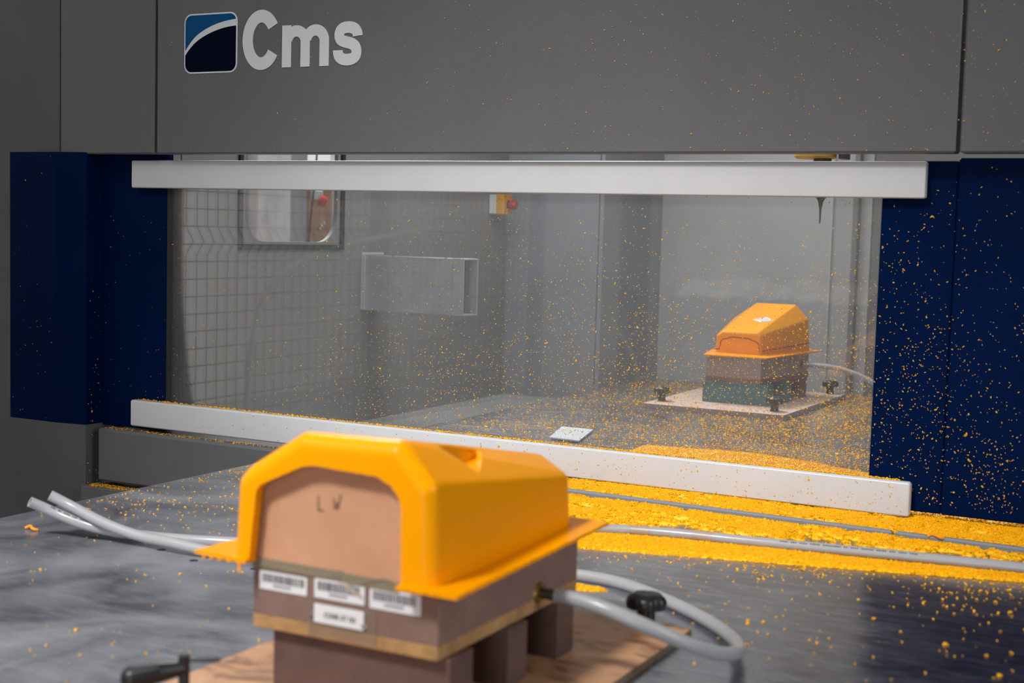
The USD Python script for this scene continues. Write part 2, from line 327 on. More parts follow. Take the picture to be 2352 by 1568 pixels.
# left column: flat face, slightly turned face, return into the door recess
def colprism(z0, z1, m, nm, off=0., x0=-3.4, lab=None):
    pl = Polygon([(x0, YF-.013-off), (-2.535, YF-.013-off), (-2.449+off, YF-off), (-2.449+off, 2.60), (x0, 2.60)])
    return obj(nm, plate_xy(pl, z0, z1), m, mc, label=lab)
colprism(0.0, .9025, grey_paint_shaded, 'column')
colprism(.9025, 1.5575, blue_paint, 'column_cover', x0=-2.689, lab='dark blue cover on the left column')
obj('column_side', bx(-3.4, -2.689, YF-.013, 2.60, .9025, 2.45), grey_paint_shaded, mc)
obj('column_top', plate_xy(Polygon([(-2.689, YF-.013), (-2.640, YF-.013), (-2.5355, YF-.002), (-2.5355, 2.6), (-2.689, 2.6)]), 1.5575, 2.45), grey_paint_shaded, mc)
# base ledge and sill
obj('base', bx(-2.449, -1.815, 2.455, 2.62, 0, .757, .002), grey_paint, mc)
obj('sill', bx(-2.428, -1.815, 2.487, 2.60, .766, .8955, .006), grey_paint, mc, smooth=40)
# blue door frame left and right of the pane
obj('door_panel', bx(-2.449, -2.247, 2.526, 2.548, .898, 1.60, .002), blue_paint, mc, label='dark blue panel left of the pane')
obj('gasket', bx(-2.247, -2.2325, 2.5265, 2.546, .9, 1.541), rubber, mc, label='black rubber strip along the pane')
obj('door_panel', bx(-.578, -.4475, 2.5285, 2.548, .915, 1.5425, .002), blue_paint, mc, label='dark blue panel right of the pane')
obj('door_panel', bx(-.4465, .9, 2.524, 2.548, .915, 1.5475, .0025), blue_paint, mc, label='wide dark blue panel at the far right')
# enclosure: side wall with a window opening, back walls, skirting, inner floor
XW = -2.30
obj('side_wall', bx(XW-.02, XW, 2.55, 2.632, .80, 1.75), inner_paint, mc)
hole = rrect(2.879, 1.352, 3.297, 1.80, .085)
obj('side_wall', plate_yz(sbox(2.637, .80, 4.345, 1.95).difference(hole), XW-.012, XW), inner_paint, mc, label='side wall with a rounded window opening')
fr = sbox(2.853, 1.3305, 3.327, 1.85).difference(sbox(2.8665, 1.344, 3.311, 1.84))
obj('window_gasket', plate_yz(fr, XW, XW+.006), rubber, mc, label='black rubber strip framing the inner window')
obj('back_wall', bx(XW, -1.948, 4.34, 4.36, .80, 2.3), inner_blue, mc)
obj('back_wall', bx(-1.944, -1.93, 4.34, 4.90, .80, 2.3), inner_blue, mc)
obj('back_wall', bx(-1.93, -1.2895, 4.88, 4.90, .80, 2.3), inner_light, mc)
obj('back_wall', bx(-1.2835, -1.150, 4.885, 4.905, .80, 2.3), inner_light, mc)
obj('wall_post', bx(-1.2895, -1.2835, 4.868, 4.9, .86, 2.3), white_paint, mc, label='pale joint strip between back panels')
obj('wall_post', bx(-1.205, -1.188, 4.84, 4.885, .80, 2.3), inner_paint, mc)
obj('back_wall', bx(-1.150, .9, 4.895, 4.915, .80, 2.3), inner_paint, mc)
obj('side_wall', bx(.88, .9, 2.55, 4.9, .80, 2.3), inner_paint, mc)
obj('inner_floor', bx(XW-.02, .9, 2.55, 4.92, .74, .80), inner_light, mc)
obj('skirting', bx(XW, XW+.004, 2.60, 4.338, .80, .8185), inner_light, mc)
obj('skirting', bx(XW, -1.945, 4.334, 4.34, .80, .8185), inner_light, mc)
for (x, y) in ((-2.2955, 4.27), (-2.2955, 3.6), (-2.2955, 3.1)):
    obj('screw', lathe([(0, .0025), (.003, .002), (.004, 0)], 12, (x, y, .810), 'x'), steel, mc)
obj('screw', lathe([(0, -.0025), (.003, -.002), (.004, 0)], 12, (-2.243, 4.334, .810), 'y'), steel, mc)
for (y, z) in ((3.56, 1.02), (3.66, 1.11), (3.87, 1.08)):
    obj('screw', lathe([(0, .003), (.003, .0025), (.004, 0)], 12, (XW, y, z), 'x'), steel, mc)
# emblem on the wide panel: a rounded square with a pale sweep, and the letters
bd = obj('emblem', plate_xz(rrect(-2.150, 1.733, -1.999, 1.866, .020), YF-.0015, YF), logo_white, mc)
inn = rrect(-2.1465, 1.7365, -2.0025, 1.8625, .017)
def lg(px, py): return (-2.150+(px-425)/120*.151, 1.733+(165-py-(545-px)/120*2.5)/130*.133)
cur = lambda pts: [tuple(p) for p in spline([lg(*q) for q in pts], 24)]
hi_c = cur([(424, 117), (430, 108), (445, 88), (470, 69.5), (505, 56), (548, 50)])
lo_c = cur([(424, 128), (430, 119), (447, 99), (475, 81), (510, 69), (548, 65)])
obj('emblem_field', plate_xz(inn.intersection(Polygon(hi_c + [(-1.9, 1.75+.2), (-2.3, 1.95)])), YF-.0021, YF-.0015), logo_blue, bd, label='mid blue upper field')
obj('emblem_field', plate_xz(inn.intersection(Polygon(lo_c + [(-1.9, 1.6), (-2.3, 1.6)])), YF-.0021, YF-.0015), logo_navy, bd, label='navy lower field')
def letter(shape, x, z, lab): obj('emblem_letter', plate_xz(affinity.translate(shape, x, z), YF-.0018, YF), logo_white, mc, label=lab)
th = np.radians(np.linspace(33, 327, 60))
letC = LineString(np.stack([.0515+.0375*np.cos(th), .063+.0515*np.sin(th)], 1)).buffer(.0138, cap_style='flat').intersection(sbox(0, -.01, .099, .14))
letter(letC, -1.984, 1.738, 'letter C')
def arch(x0, x1):
    r = (x1-x0)/2; t = np.radians(np.linspace(0, 172, 30)); xm = (x0+x1)/2
    return LineString([(x1, 0), (x1, .048)] + [(xm+r*math.cos(a), .054+r*.98*math.sin(a)) for a in t]).buffer(.0120, cap_style='flat')
letm = unary_union([sbox(0, 0, .024, .090), arch(.0145, .0615), arch(.0645, .1115)])
letter(letm, -1.8755, 1.7395, 'letter m')
lets = LineString(spline([(.0625, .0615), (.056, .0755), (.037, .0805), (.018, .0735), (.0165, .0595), (.036, .049), (.0575, .038), (.0585, .021), (.038, .0125), (.018, .018), (.0125, .033)], 80)).buffer(.0122, cap_style='flat')
letter(lets, -1.741, 1.7385, 'letter s')

# ------------------------------------------------------------------ sliding door: two white rails and the acrylic pane
dr = thing('sliding_door', 'clear acrylic sliding door with white top and bottom rails, speckled with yellow shavings', 'door', (-1.42, 2.51, .905))
obj('rail', bx(-2.340, -.4985, 2.504, 2.5255, .9065, .9695, .004), white_paint, dr, smooth=50, label='white bottom rail')
obj('rail', bx(-2.340, -.4985, 2.504, 2.5255, 1.4755, 1.5405, .003), white_paint, dr, smooth=50, label='white top rail')
obj('pane', bx(-2.2325, -.5785, 2.5275, 2.5335, .95, 1.505), acrylic, dr)

# ------------------------------------------------------------------ table
TX0, TX1, TY0, TY1, TZ = -1.80, .45, .62, 4.47, .90
tb = thing('machine_table', 'long worn aluminium machine table running under the sliding door', 'table', (-.7, 2.5, 0))
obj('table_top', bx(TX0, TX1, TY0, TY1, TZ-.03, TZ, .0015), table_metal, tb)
obj('table_frame', bx(TX0+.03, TX1-.03, TY0+.03, TY1-.03, .8005, TZ-.03), grey_paint, tb)
for x in (TX0+.12, TX1-.12):
    for y in (TY0+.12, 2.3): obj('table_leg', bx(x-.05, x+.05, y-.05, y+.05, 0, .8005), grey_paint, tb)
for x0, x1, ya, yb in ((-1.35, -.4915, 2.3715, 2.3465), (-.487, .42, 2.3465, 2.322)):
    m = bx(x0, x1, -.007, .007, TZ, TZ+.013, .003); m.vertices[:, 1] += ya + (m.vertices[:, 0]-x0)/(x1-x0)*(yb-ya)
    obj('sealing_strip', m, strip_grey, tb)
for (x, y) in ((-1.43, 1.60), (-1.345, 1.575), (-1.645, 1.43), (-1.24, 1.585)):
    obj('bolt_hole', lathe([(0, .0004), (.006, .0004), (.007, 0)], 16, (x, y, TZ)), rubber, tb)
pl = thing('steel_plate', 'small pale metal plate lying on the table behind the pane', 'plate', (-1.43, 3.06, TZ))
obj('plate', plate_xy(Polygon([(-1.446, 2.974), (-1.365, 2.969), (-1.415, 3.161), (-1.502, 3.159)]), TZ+.004, TZ+.007), galvanised, pl)
obj('plate_foot', bx(-1.445, -1.42, 3.03, 3.10, TZ, TZ+.004), rubber, pl)

# ------------------------------------------------------------------ things inside the enclosure
ad = thing('air_duct', 'rectangular galvanised duct sticking out of the inner side wall', 'duct', (-2.12, 3.466, 1.153))
du = mbx(-2.285, -1.9875, 3.4245, 3.507, 1.1535, 1.3145) - mbx(-2.29, -1.9, 3.427, 3.5045, 1.156, 1.312)
obj('duct', tm(du), galvanised, ad)
d2 = mbx(-1.9865, -1.9505, 3.4235, 3.508, 1.1525, 1.3155) - mbx(-2.29, -1.9, 3.427, 3.5045, 1.156, 1.312)
obj('duct_collar', tm(d2), galvanised, ad)
obj('duct_shade_sheet', bx(-2.02, -2.015, 3.427, 3.5045, 1.156, 1.312), steel_dark, ad)  # dark sheet in the open duct, stands in for the shade inside
bend = Polygon([(-2.30, 3.40)] + [(-2.285+.0-.012*math.cos(a)*0 - .015*math.cos(a), 3.4395-.015*math.sin(a)) for a in np.linspace(0, np.pi/2, 8)] + [(-2.285, 3.4275), (-2.297, 3.44), (-2.297, 3.53), (-2.30, 3.53)])
obj('duct_flange', bx(-2.2995, -2.284, 3.4215, 3.4245, 1.1535, 1.3145, .001), white_paint, ad, label='pale bent flange')
obj('duct_flange', bx(-2.2995, -2.296, 3.4245, 3.54, 1.3145, 1.3225, .001), white_paint, ad, label='pale top lip')
for x in (-2.2, -2.02): obj('screw', lathe([(0, .004), (.003, .0035), (.004, 0)], 12, (x, 3.44, 1.3145)), steel, ad)

es = thing('emergency_stop_box', 'yellow emergency stop box with red mushroom button on the inner side wall', 'switch', (-2.26, 4.23, 1.454))
obj('box_base', bx(XW+.0005, -2.2715, 4.1985, 4.263, 1.454, 1.520, .003), white_plastic, es, label='pale grey base')
obj('box_cover', bx(-2.2715, -2.2405, 4.1975, 4.264, 1.4525, 1.5215, .003), yellow_box, es)
for dy in (.006, .058):
    for dz in (.006, .060): obj('screw', lathe([(0, .001), (.0025, .001), (.003, 0)], 10, (-2.2405, 4.1985+dy, 1.4545+dz), 'x'), rubber, es)
obj('button_collar', lathe([(0, .004), (.014, .004), (.0155, 0)], 24, (-2.2405, 4.231, 1.487), 'x'), rubber, es)
obj('button', lathe([(0, .030), (.012, .030), (.0155, .027), (.0165, .021), (.0165, .013), (.0125, .011), (.0125, .003), (.0, .003)], 32, (-2.2375, 4.231, 1.487), 'x'), red_plastic, es, smooth=40)

sx, sy_ = -1.0095, 3.70
spn = thing('spindle', 'milling spindle with a slim tapered tool hanging behind the top rail', 'spindle', (sx, sy_, 1.44))
obj('spindle_body', lathe([(0, 1.63), (.045, 1.63), (.075, 1.66), (.09, 1.7), (.09, 2.3), (0, 2.3)], 40, (sx-.02, sy_, 0)), steel_dark, spn, smooth=40)
obj('nose_ring', lathe([(0, 1.614), (.050, 1.614), (.056, 1.619), (.056, 1.63), (0, 1.63)], 40, (sx-.02, sy_, 0)), gold_paint, spn, smooth=40)
obj('tool_holder', lathe([(0, 1.505), (.0105, 1.505), (.0105, 1.508), (.014, 1.509), (.018, 1.545), (.024, 1.56), (.024, 1.614), (0, 1.614)], 32, (sx, sy_, 0)), steel_dark, spn, smooth=40)
obj('tool', lathe([(0, 1.441), (.0020, 1.441), (.0026, 1.463), (.0032, 1.478), (.0042, 1.485), (.0062, 1.496), (.0090, 1.505), (0, 1.505)], 24, (sx, sy_, 0)), steel_dark, spn, smooth=40)
obj('cable_bracket', bx(-.962, -.94, 3.68, 3.72, 1.612, 1.70, .002), steel_dark, spn)

# ------------------------------------------------------------------ fixture boards
BZ = TZ+.0095
fb = thing('fixture_board', 'brown fibre board under the near mould, blotched with oil', 'board', (-.78, 1.3, TZ))
obj('board', bx(-.988, -.5805, .80, 1.6165, TZ, BZ, .0008), fibre, fb)
obj('board_edge', bx(-.5803, -.5797, .801, 1.616, TZ, BZ-.0006), fibre_edge, fb, label='raw grey-brown board edge')
fb2 = thing('fixture_board', 'pale pinkish board under the mould behind the pane', 'board', (-1.29, 4.0, TZ))
rot2 = Polygon([(-1.4998, 3.692), (-1.0835, 3.692), (-1.0755, 4.333), (-1.503, 4.30)])
obj('board', plate_xy(rot2, TZ+.0002, TZ+.0148), fibre_pale, fb2)
obj('board_edge', plate_xy(Polygon([(-1.4998, 3.6917), (-1.0832, 3.6917), (-1.0752, 4.333), (-1.0757, 4.333), (-1.0838, 3.6922), (-1.4998, 3.6922)]), TZ+.0003, TZ+.0142), fibre_pale_edge, fb2, label='darker sawn edge')
BZ2 = TZ+.0148

# ------------------------------------------------------------------ near mould
mb = thing('mould', 'brown tooling-board mould on three feet with barcode labels, nearest the camera', 'mould', (-.79, 1.31, BZ))
SZ = .974
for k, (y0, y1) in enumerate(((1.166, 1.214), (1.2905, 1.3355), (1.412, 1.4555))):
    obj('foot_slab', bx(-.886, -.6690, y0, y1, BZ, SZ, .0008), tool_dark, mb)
obj('plywood_layer', bx(-.9046, -.6766, 1.1546, 1.4775, SZ, .9885, .0008), ply_layer, mb)
obj('mould_body', bx(-.9046, -.6766, 1.1544, 1.4777, .9885, 1.0450, .0008), tool_pink, mb)
core = Polygon([(-.9065, 1.0450), (-.680, 1.0450), (-.690, 1.141), (-.722, 1.176), (-.838, 1.176), (-.898, 1.142)])
obj('mould_core', plate_xz(core, 1.1546, 1.20), tool_core, mb, label='paler orange core showing in the hood arch')
obj('mould_core', plate_xz(affinity.scale(core, .93, .55, origin=(-.79, 1.045)), 1.20, 1.44), tool_core, mb)
obj('seam', bx(-.9046, -.72, 1.1538, 1.1545, 1.0438, 1.0452), tape_brown, mb)
tp = obj('parcel_tape', cat(plate_xz(Polygon([(-.9047, 1.0385), (-.800, 1.0375), (-.792, 1.0395), (-.785, 1.037), (-.722, 1.0355), (-.722, 1.0465), (-.788, 1.0475), (-.793, 1.0495), (-.800, 1.0485), (-.9047, 1.0495)]), 1.1533, 1.1538)), tape_brown, mb, label='translucent brown tape along the joint')
obj('tape_fold', cat(tube(spline([(-.9045, 1.1532, 1.0405), (-.86, 1.1530, 1.0418), (-.82, 1.1530, 1.0408), (-.793, 1.153, 1.0435)], 20), .0009, 6),
                     tube(spline([(-.793, 1.153, 1.0435), (-.789, 1.153, 1.0395), (-.765, 1.153, 1.0405), (-.722, 1.1532, 1.0395)], 20), .0009, 6)), tape_brown, tp)
obj('tape_tail', plate_xz(Polygon([(-.796, 1.0375), (-.786, 1.036), (-.766, 1.0275), (-.7645, 1.0235), (-.774, 1.027)]), 1.1527, 1.1531), plain('tape_tan', (.46, .35, .26), .4), tp)
obj('clear_tape', plate_xz(sbox(-.8325, .977, -.748, 1.0125), 1.1531, 1.1533), tape_clear, mb, label='clear tape over the name plate')
def sticker(x0, z0, x1, z1, seed, lab):
    s = obj('barcode_label', plate_xz(rrect(x0, z0, x1, z1, .0012), 1.1534, 1.1540), label_white, mb, label=lab)
    g = np.random.default_rng(seed); w = x1-x0; x = x0+.07*w; bars = []; digits = []
    while x < x1-.08*w:
        t = g.choice([.0005, .0008, .0012, .0015]); bars.append(bx(x, x+t, 1.1531, 1.1534, z0+(z1-z0)*.42, z0+(z1-z0)*.88)); x += t+g.choice([.0006, .0009, .0012])
    x = x0+.30*w
    for k in range(11):
        digits.append(bx(x, x+.0012, 1.1531, 1.1534, z0+(z1-z0)*.18, z0+(z1-z0)*.33)); x += .0021
    obj('barcode', cat(*bars), print_black, s, kind='stuff'); obj('digit_row', cat(*digits), print_grey, s, kind='stuff')
sticker(-.8958, 1.0166, -.8345, 1.0358, 1, 'left barcode sticker'); sticker(-.8250, 1.0175, -.7630, 1.0375, 2, 'middle barcode sticker under the tape tail'); sticker(-.7570, 1.0166, -.6965, 1.0375, 3, 'right barcode sticker')
npl = obj('name_plate', bx(-.8243, -.7627, 1.1520, 1.1531, .9917, 1.0113, .0004), label_white, mb, label='white plate with black characters')
tx = meshkit.text_mesh('CONE 07 00', .0052, .0004, bold=True); tx.apply_scale([(.0385)/np.ptp(tx.vertices[:, 0]), 1, 1])
v = tx.vertices.copy(); tx.vertices = np.stack([-.8115+v[:, 0], 1.1520-v[:, 2], .9985+v[:, 1]], 1)
obj('plate_text', tx, print_black, npl)
for x, z in ((-.8282, .9990), (-.7632, .9962)): obj('screw', lathe([(0, -.0022), (.0018, -.0020), (.0027, -.0008), (.0029, 0)], 16, (x, 1.1531, z), 'y'), steel, mb, smooth=40)
ink = lambda pts: LineString(pts).buffer(.0009)
pm = lambda x, z, pts: [(x+a, z+b) for a, b in pts]
obj('pen_mark', plate_xz(unary_union([ink(pm(-.8225, 1.1085, [(0, .014), (0, 0), (.0055, 0)]))]), 1.1541, 1.1546), pen_ink, mb, label='hand-written L')
obj('pen_mark', plate_xz(unary_union([ink(pm(-.8035, 1.1115, [(0, .011), (.0015, 0), (.004, .007)])), ink(pm(-.8035, 1.1115, [(.004, .007), (.0055, .001), (.0085, .0155)]))]), 1.1541, 1.1546), pen_ink, mb, label='hand-written W')
obj('port_ring', lathe([(0, .0035), (.0075, .0035), (.0105, .003), (.0120, .0005), (.0120, 0)], 28, (-.6766, 1.3755, .9945), 'x'), brass, mb, smooth=40, label='brass hose port')
obj('port_nipple', lathe([(0, .026), (.0070, .026), (.0062, .014), (.0062, 0)], 20, (-.6731, 1.3755, .9945), 'x'), steel_dark, mb, smooth=40)
obj('dowel_hole', lathe([(0, .0004), (.0022, .0004), (.0024, 0)], 12, (-.6766, 1.385, 1.036), 'x'), rubber, mb)

# ------------------------------------------------------------------ hoods
def rounded_hull(front, back, yf, yb, r, seg=28, lean=0.0):
    "solid with every edge rounded: hull of balls set in from the two end profiles (x, z)"
    pts = []
    for prof, y in ((front, yf+r), (back, yb-r)):
        pg = Polygon(prof).buffer(-r, join_style='mitre')
        for x, z in list(pg.exterior.coords)[:-1]: pts.append((x, y, z))
    return Manifold.batch_hull([ball(p, r, seg) for p in pts])
def hood_shell(front, back, yf, yb, r, z0, wall, front_wall):
    o = rounded_hull(front, back, yf, yb, r)
    sh = lambda pr: list(Polygon(pr).buffer(-wall, join_style='mitre').exterior.coords)[:-1]
    i = rounded_hull(sh(front), sh(back), yf+front_wall, yb-wall, max(.003, r-wall))
    big = lambda a, b: mbx(-5, 5, -5, 9, a, b)
    return (o - i) - big(-1, z0), o - big(-1, z0)
HZ = 1.0462
fA = [(-.9275, .98), (-.9195, 1.1335), (-.905, 1.1475), (-.8385, 1.1885), (-.7185, 1.1905), (-.6795, 1.1495), (-.6715, .98)]
bA = [(-.9190, .98), (-.905, 1.1110), (-.852, 1.1330), (-.732, 1.1330), (-.6945, 1.1115), (-.6865, .98)]
YA0, YA1 = 1.139, 1.495
shA, solA = hood_shell(fA, bA, YA0, YA1, .017, HZ, .004, .012)
arc = Polygon([(-.8990, 1.0), (-.8985, 1.0515), (-.8905, 1.1235), (-.8845, 1.1305), (-.8335, 1.1545), (-.8185, 1.1570), (-.7420, 1.1540), (-.7255, 1.1465), (-.7155, 1.1350), (-.7130, 1.125), (-.7115, 1.0515), (-.7115, 1.0)])
rg = np.random.default_rng(3)
def ragged(poly, amp, step=.0016):
    L = poly.exterior.length; n = int(L/step); c = [poly.exterior.interpolate(k*step) for k in range(n)]
    return Polygon([(p.x+rg.normal(0, amp), p.y+rg.normal(0, amp)) for p in c]).buffer(0)
arcM = plate_xz(ragged(arc, .00022), 1.0, YA0+.0125)
cut = Manifold(m3.Mesh(np.asarray(arcM.vertices, np.float32), np.asarray(arcM.faces, np.uint32))) if arcM.is_volume else Manifold.hull_points([(x, y, z) for x, z in arc.exterior.coords for y in (1.0, YA0+.0125)])
shA = shA - cut
# notch pressed into the right-hand chamfer
notch = Manifold.batch_hull([ball(p, .004, 24) for p in ((-.7210, 1.299, 1.1570), (-.6895, 1.256, 1.1500), (-.7150, 1.193, 1.1895), (-.7180, 1.275, 1.1560), (-.690, 1.31, 1.195), (-.670, 1.22, 1.185))])
notchS = notch
shA = shA - notchS
inner_skin = notchS.translate((-.0030, 0, -.0040)) - notchS
shA = shA + (inner_skin ^ solA)
hd = thing('hood', 'glossy yellow plastic hood with a cut arch, on the near brown mould', 'hood', (-.79, 1.31, HZ))
obj('shell', tm(shA), yellow_abs, hd, smooth=28)
flo = ragged(Polygon([(-.9700, 1.1400), (-.893, 1.1325), (-.710, 1.1300), (-.6425, 1.1300), (-.6600, 1.5300), (-.955, 1.5300)]), .0006, .003)
fli = Polygon([(-.9200, 1.1440), (-.6790, 1.1440), (-.6900, 1.490), (-.912, 1.490)])
flange = flo.difference(fli).difference(sbox(-.8990, 1.0, -.7115, 1.16))
obj('flange', plate_xy(flange, HZ, HZ+.0042), yellow_abs, hd)
obj('swarf', cat(tube(spline([(-.906, 1.1335, 1.047), (-.9065, 1.133, 1.042), (-.905, 1.1325, 1.037)], 8), .0016, 7), *[trimesh.creation.icosphere(1, .0018).apply_translation((x, 1.1345, 1.0455)) for x in (-.945, -.934, -.955, -.922)]), yellow_abs, hd, kind='stuff')

# ------------------------------------------------------------------ mould and hood behind the pane
mb2 = thing('mould', 'mauve mould on teal feet behind the pane', 'mould', (-1.28, 4.0, BZ2))
for y0, y1, xa, xb, m, lab in ((3.849, 3.905, -1.3765, -1.179, teal_board, 'teal foot slab'), (3.985, 4.035, -1.376, -1.163, teal_board, 'teal foot slab'), (4.135, 4.185, -1.38, -1.160, tool_pink, 'brown foot slab')):
    obj('foot_slab', bx(xa, xb, y0, y1, BZ2, .9755, .001), m, mb2, label=lab)
planB = lambda e=0: Polygon([(-1.369-e, 3.853-e), (-1.2035+e, 3.853-e), (-1.158+e, 4.185+e), (-1.40-e, 4.185+e)])
obj('plinth', plate_xy(planB(.001), .9757, .9905), tool_plinth, mb2)
bodyB = Manifold(m3.Mesh(*[np.asarray(a, t) for a, t in zip((plate_xy(planB(), .9905, 1.0498).vertices, plate_xy(planB(), .9905, 1.0498).faces), (np.float32, np.uint32))]))
obj('mould_body', plate_xy(planB(), .9905, 1.0498), tool_mauve, mb2)
obj('port_ring', lathe([(0, .002), (.010, .002), (.012, 0)], 24, (-1.1655, 4.135, 1.017), 'x'), tool_dark, mb2)
HB = 1.0502
fB = [(-1.3815, .98), (-1.374, 1.107), (-1.3545, 1.1205), (-1.2445, 1.1215), (-1.2345, 1.1105), (-1.2325, .98)]
bB = [(-1.440, .98), (-1.415, 1.142), (-1.342, 1.1935), (-1.2165, 1.1935), (-1.1745, 1.1495), (-1.1640, .98)]
shB, solB = hood_shell(fB, bB, 3.9425, 4.236, .011, HB, .004, .004)
sco = Manifold.batch_hull([ball(p, .0115, 24) for p in ((-1.345, 4.085, 1.1620), (-1.376, 3.998, 1.1330), (-1.40, 4.085, 1.166), (-1.42, 3.995, 1.142))])
shB = (shB - sco) + ((sco.translate((.003, 0, -.004)) - sco) ^ solB)
hd2 = thing('hood', 'yellow plastic hood with a drawn purple cut line, behind the pane', 'hood', (-1.28, 4.05, HB))
obj('shell', tm(shB), yellow_abs, hd2, smooth=28)
flB = Polygon([(-1.3765, 3.845), (-1.1905, 3.854), (-1.137, 4.262), (-1.468, 4.262)]).difference(Polygon([(-1.370, 3.952), (-1.244, 3.952), (-1.177, 4.228), (-1.428, 4.228)]))
obj('flange', plate_xy(flB, HB, HB+.0035), yellow_abs, hd2)
ll = LineString([(-1.3795, 1.0640), (-1.3620, 1.0640), (-1.3575, 1.0890), (-1.3520, 1.0935), (-1.3240, 1.1025), (-1.275, 1.1005), (-1.247, 1.0915), (-1.2415, 1.085), (-1.2385, 1.0650)]).buffer(.0012)
obj('cut_line', plate_xz(ll, 3.9418, 3.9424), trim_line, hd2, label='purple line drawn round the front arch')
nR = np.array([-.0, 0, 0])
p0, p1 = np.array([-1.2331, 3.955, 1.0645]), np.array([-1.1666, 4.224, 1.0770])
obj('cut_line', tube(np.linspace(p0, p1, 12), .0014, 6), trim_line, hd2, label='purple line along the right side')
# white sticker on the sloping roof
def roofz(y): return 1.1205 + (1.1935-1.1205)*(y-3.9425)/(4.236-3.9425)
sk = np.array([(-1.300, 4.060), (-1.266, 4.090), (-1.236, 4.062), (-1.268, 4.036)])
stv = [(x, y, roofz(y)+.0012) for x, y in sk] + [(x, y, roofz(y)+.0002) for x, y in sk]
so = obj('sticker', hull(stv), label_white, hd2, label='white rhombic sticker with red print')
rows = []
for k in range(3):
    for j in range(3):
        c = np.array([-1.268, 4.063]) + np.array([.020, -.017])*(.42*(j-1)) + np.array([.020, .017])*(.35*(k-1))
        q = [c+np.array(a)*.0042 for a in ((-1.2, .8), (1.0, -1.0), (1.2, -.8), (-1.0, 1.0))]
        rows.append(hull([(x, y, roofz(y)+h) for x, y in q for h in (.0012, .0016)]))
obj('sticker_print', cat(*rows), print_red, so, kind='stuff')

# ------------------------------------------------------------------ knobs, lever
def knob_head(R=.0262):
    n = 72; a = np.arange(n)*2*np.pi/n; lobe = 1-.17*np.abs(np.sin(2.5*a))**1.6
    lobe = 1 - .16*(.5-.5*np.cos(5*a))**2
    prof = [(.0, .0415), (.35, .0418), (.7, .0405), (.9, .0375), (.985, .0335), (1., .029), (.96, .0235), (.80, .0215), (.50, .0225), (.0, .0225)]
    v = []
    for s, z in prof:
        k = 1-(1-lobe)*min(1, s*1.1); v.append(np.stack([R*s*k*np.cos(a), R*s*k*np.sin(a), np.full(n, z)], 1))
    f = []
    for i in range(len(prof)-1):
        for j in range(n):
            k = (j+1) % n; f += [(i*n+j, (i+1)*n+j, (i+1)*n+k), (i*n+j, (i+1)*n+k, i*n+k)]
    m = trimesh.Trimesh(np.vstack(v), f, process=False); m.merge_vertices(); m.update_faces(m.nondegenerate_faces()); return m
kb = thing('star_knob', 'black star knob at the near brown board corner, inside the hose loop', 'knob', (0, 0, 0), 'black star knobs that hold the boards')
obj('knob_head', knob_head(), black_plastic, kb, smooth=35)
obj('knob_stem', lathe([(0, .026), (.0115, .026), (.0115, .006), (.0125, .002), (.0125, 0), (0, 0)], 28), black_plastic, kb, smooth=35)
kb.GetAttribute('xformOp:translate').Set(Gf.Vec3d(-.6345, 1.598, BZ))
dup(kb, (-1.4755, 3.777, BZ2), 20, 'black star knob at the left corner of the pale board')
dup(kb, (-1.1315, 3.763, BZ2), 50, 'black star knob at the front corner of the pale board')
dup(kb, (-1.1215, 4.318, BZ2), 80, 'black star knob at the back right corner of the pale board')
lv = thing('clamp_lever', 'black clamping lever with a round hub at the bottom edge of the picture', 'lever', (-.908, 1.045, BZ))
hx, hy = -.912, 1.055
obj('hub', lathe([(0, .0585), (.0045, .0585), (.0056, .0565), (.0056, .020), (.0095, .010), (.0095, 0), (0, 0)], 28, (hx, hy, BZ)), black_plastic, lv, smooth=35)
obj('handle', tm(Manifold.batch_hull([ball((hx-.003, hy-.003, BZ+.0445), .0075), ball((hx-.016, hy-.020, BZ+.0430), .0105), ball((hx-.034, hy-.036, BZ+.038), .0125)])), black_plastic, lv, smooth=35)
obj('pin', tube(np.array([(hx, hy, BZ+.0525), (hx+.018, hy+.010, BZ+.053), (hx+.031, hy+.018, BZ+.0535)]), .0022, 12), black_plastic, lv, smooth=35)

# ------------------------------------------------------------------ hoses
HR = .0083
h2 = [(-1.650, 1.547, .957), (-1.62, 1.573, .938), (-1.569, 1.587, .923), (-1.524, 1.606, .9145), (-1.474, 1.629, .9090), (-1.405, 1.650, .9085), (-1.347, 1.673, .9085), (-1.20, 1.79, .9085), (-1.05, 1.97, .9090),
      (-.902, 2.077, .9125), (-.80, 2.103, .914), (-.684, 2.119, .914), (-.483, 2.152, .914), (-.261, 2.185, .914), (-.05, 2.21, .914), (.2, 2.225, .914)]
h1 = [(-1.627, 1.566, .967), (-1.584, 1.583, .946), (-1.523, 1.586, .929), (-1.473, 1.594, .918), (-1.403, 1.592, .9160), (-1.336, 1.599, .9105), (-1.275, 1.614, .9085), (-1.10, 1.70, .9085), (-.93, 1.775, .9085),
      (-.815, 1.787, .9085), (-.766, 1.784, .9085), (-.685, 1.747, .9085), (-.599, 1.685, .9085), (-.534, 1.618, .910), (-.499, 1.557, .915), (-.487, 1.508, .922), (-.495, 1.457, .935), (-.520, 1.409, .957), (-.563, 1.378, .980), (-.615, 1.3745, .9925), (-.655, 1.3755, .9945)]
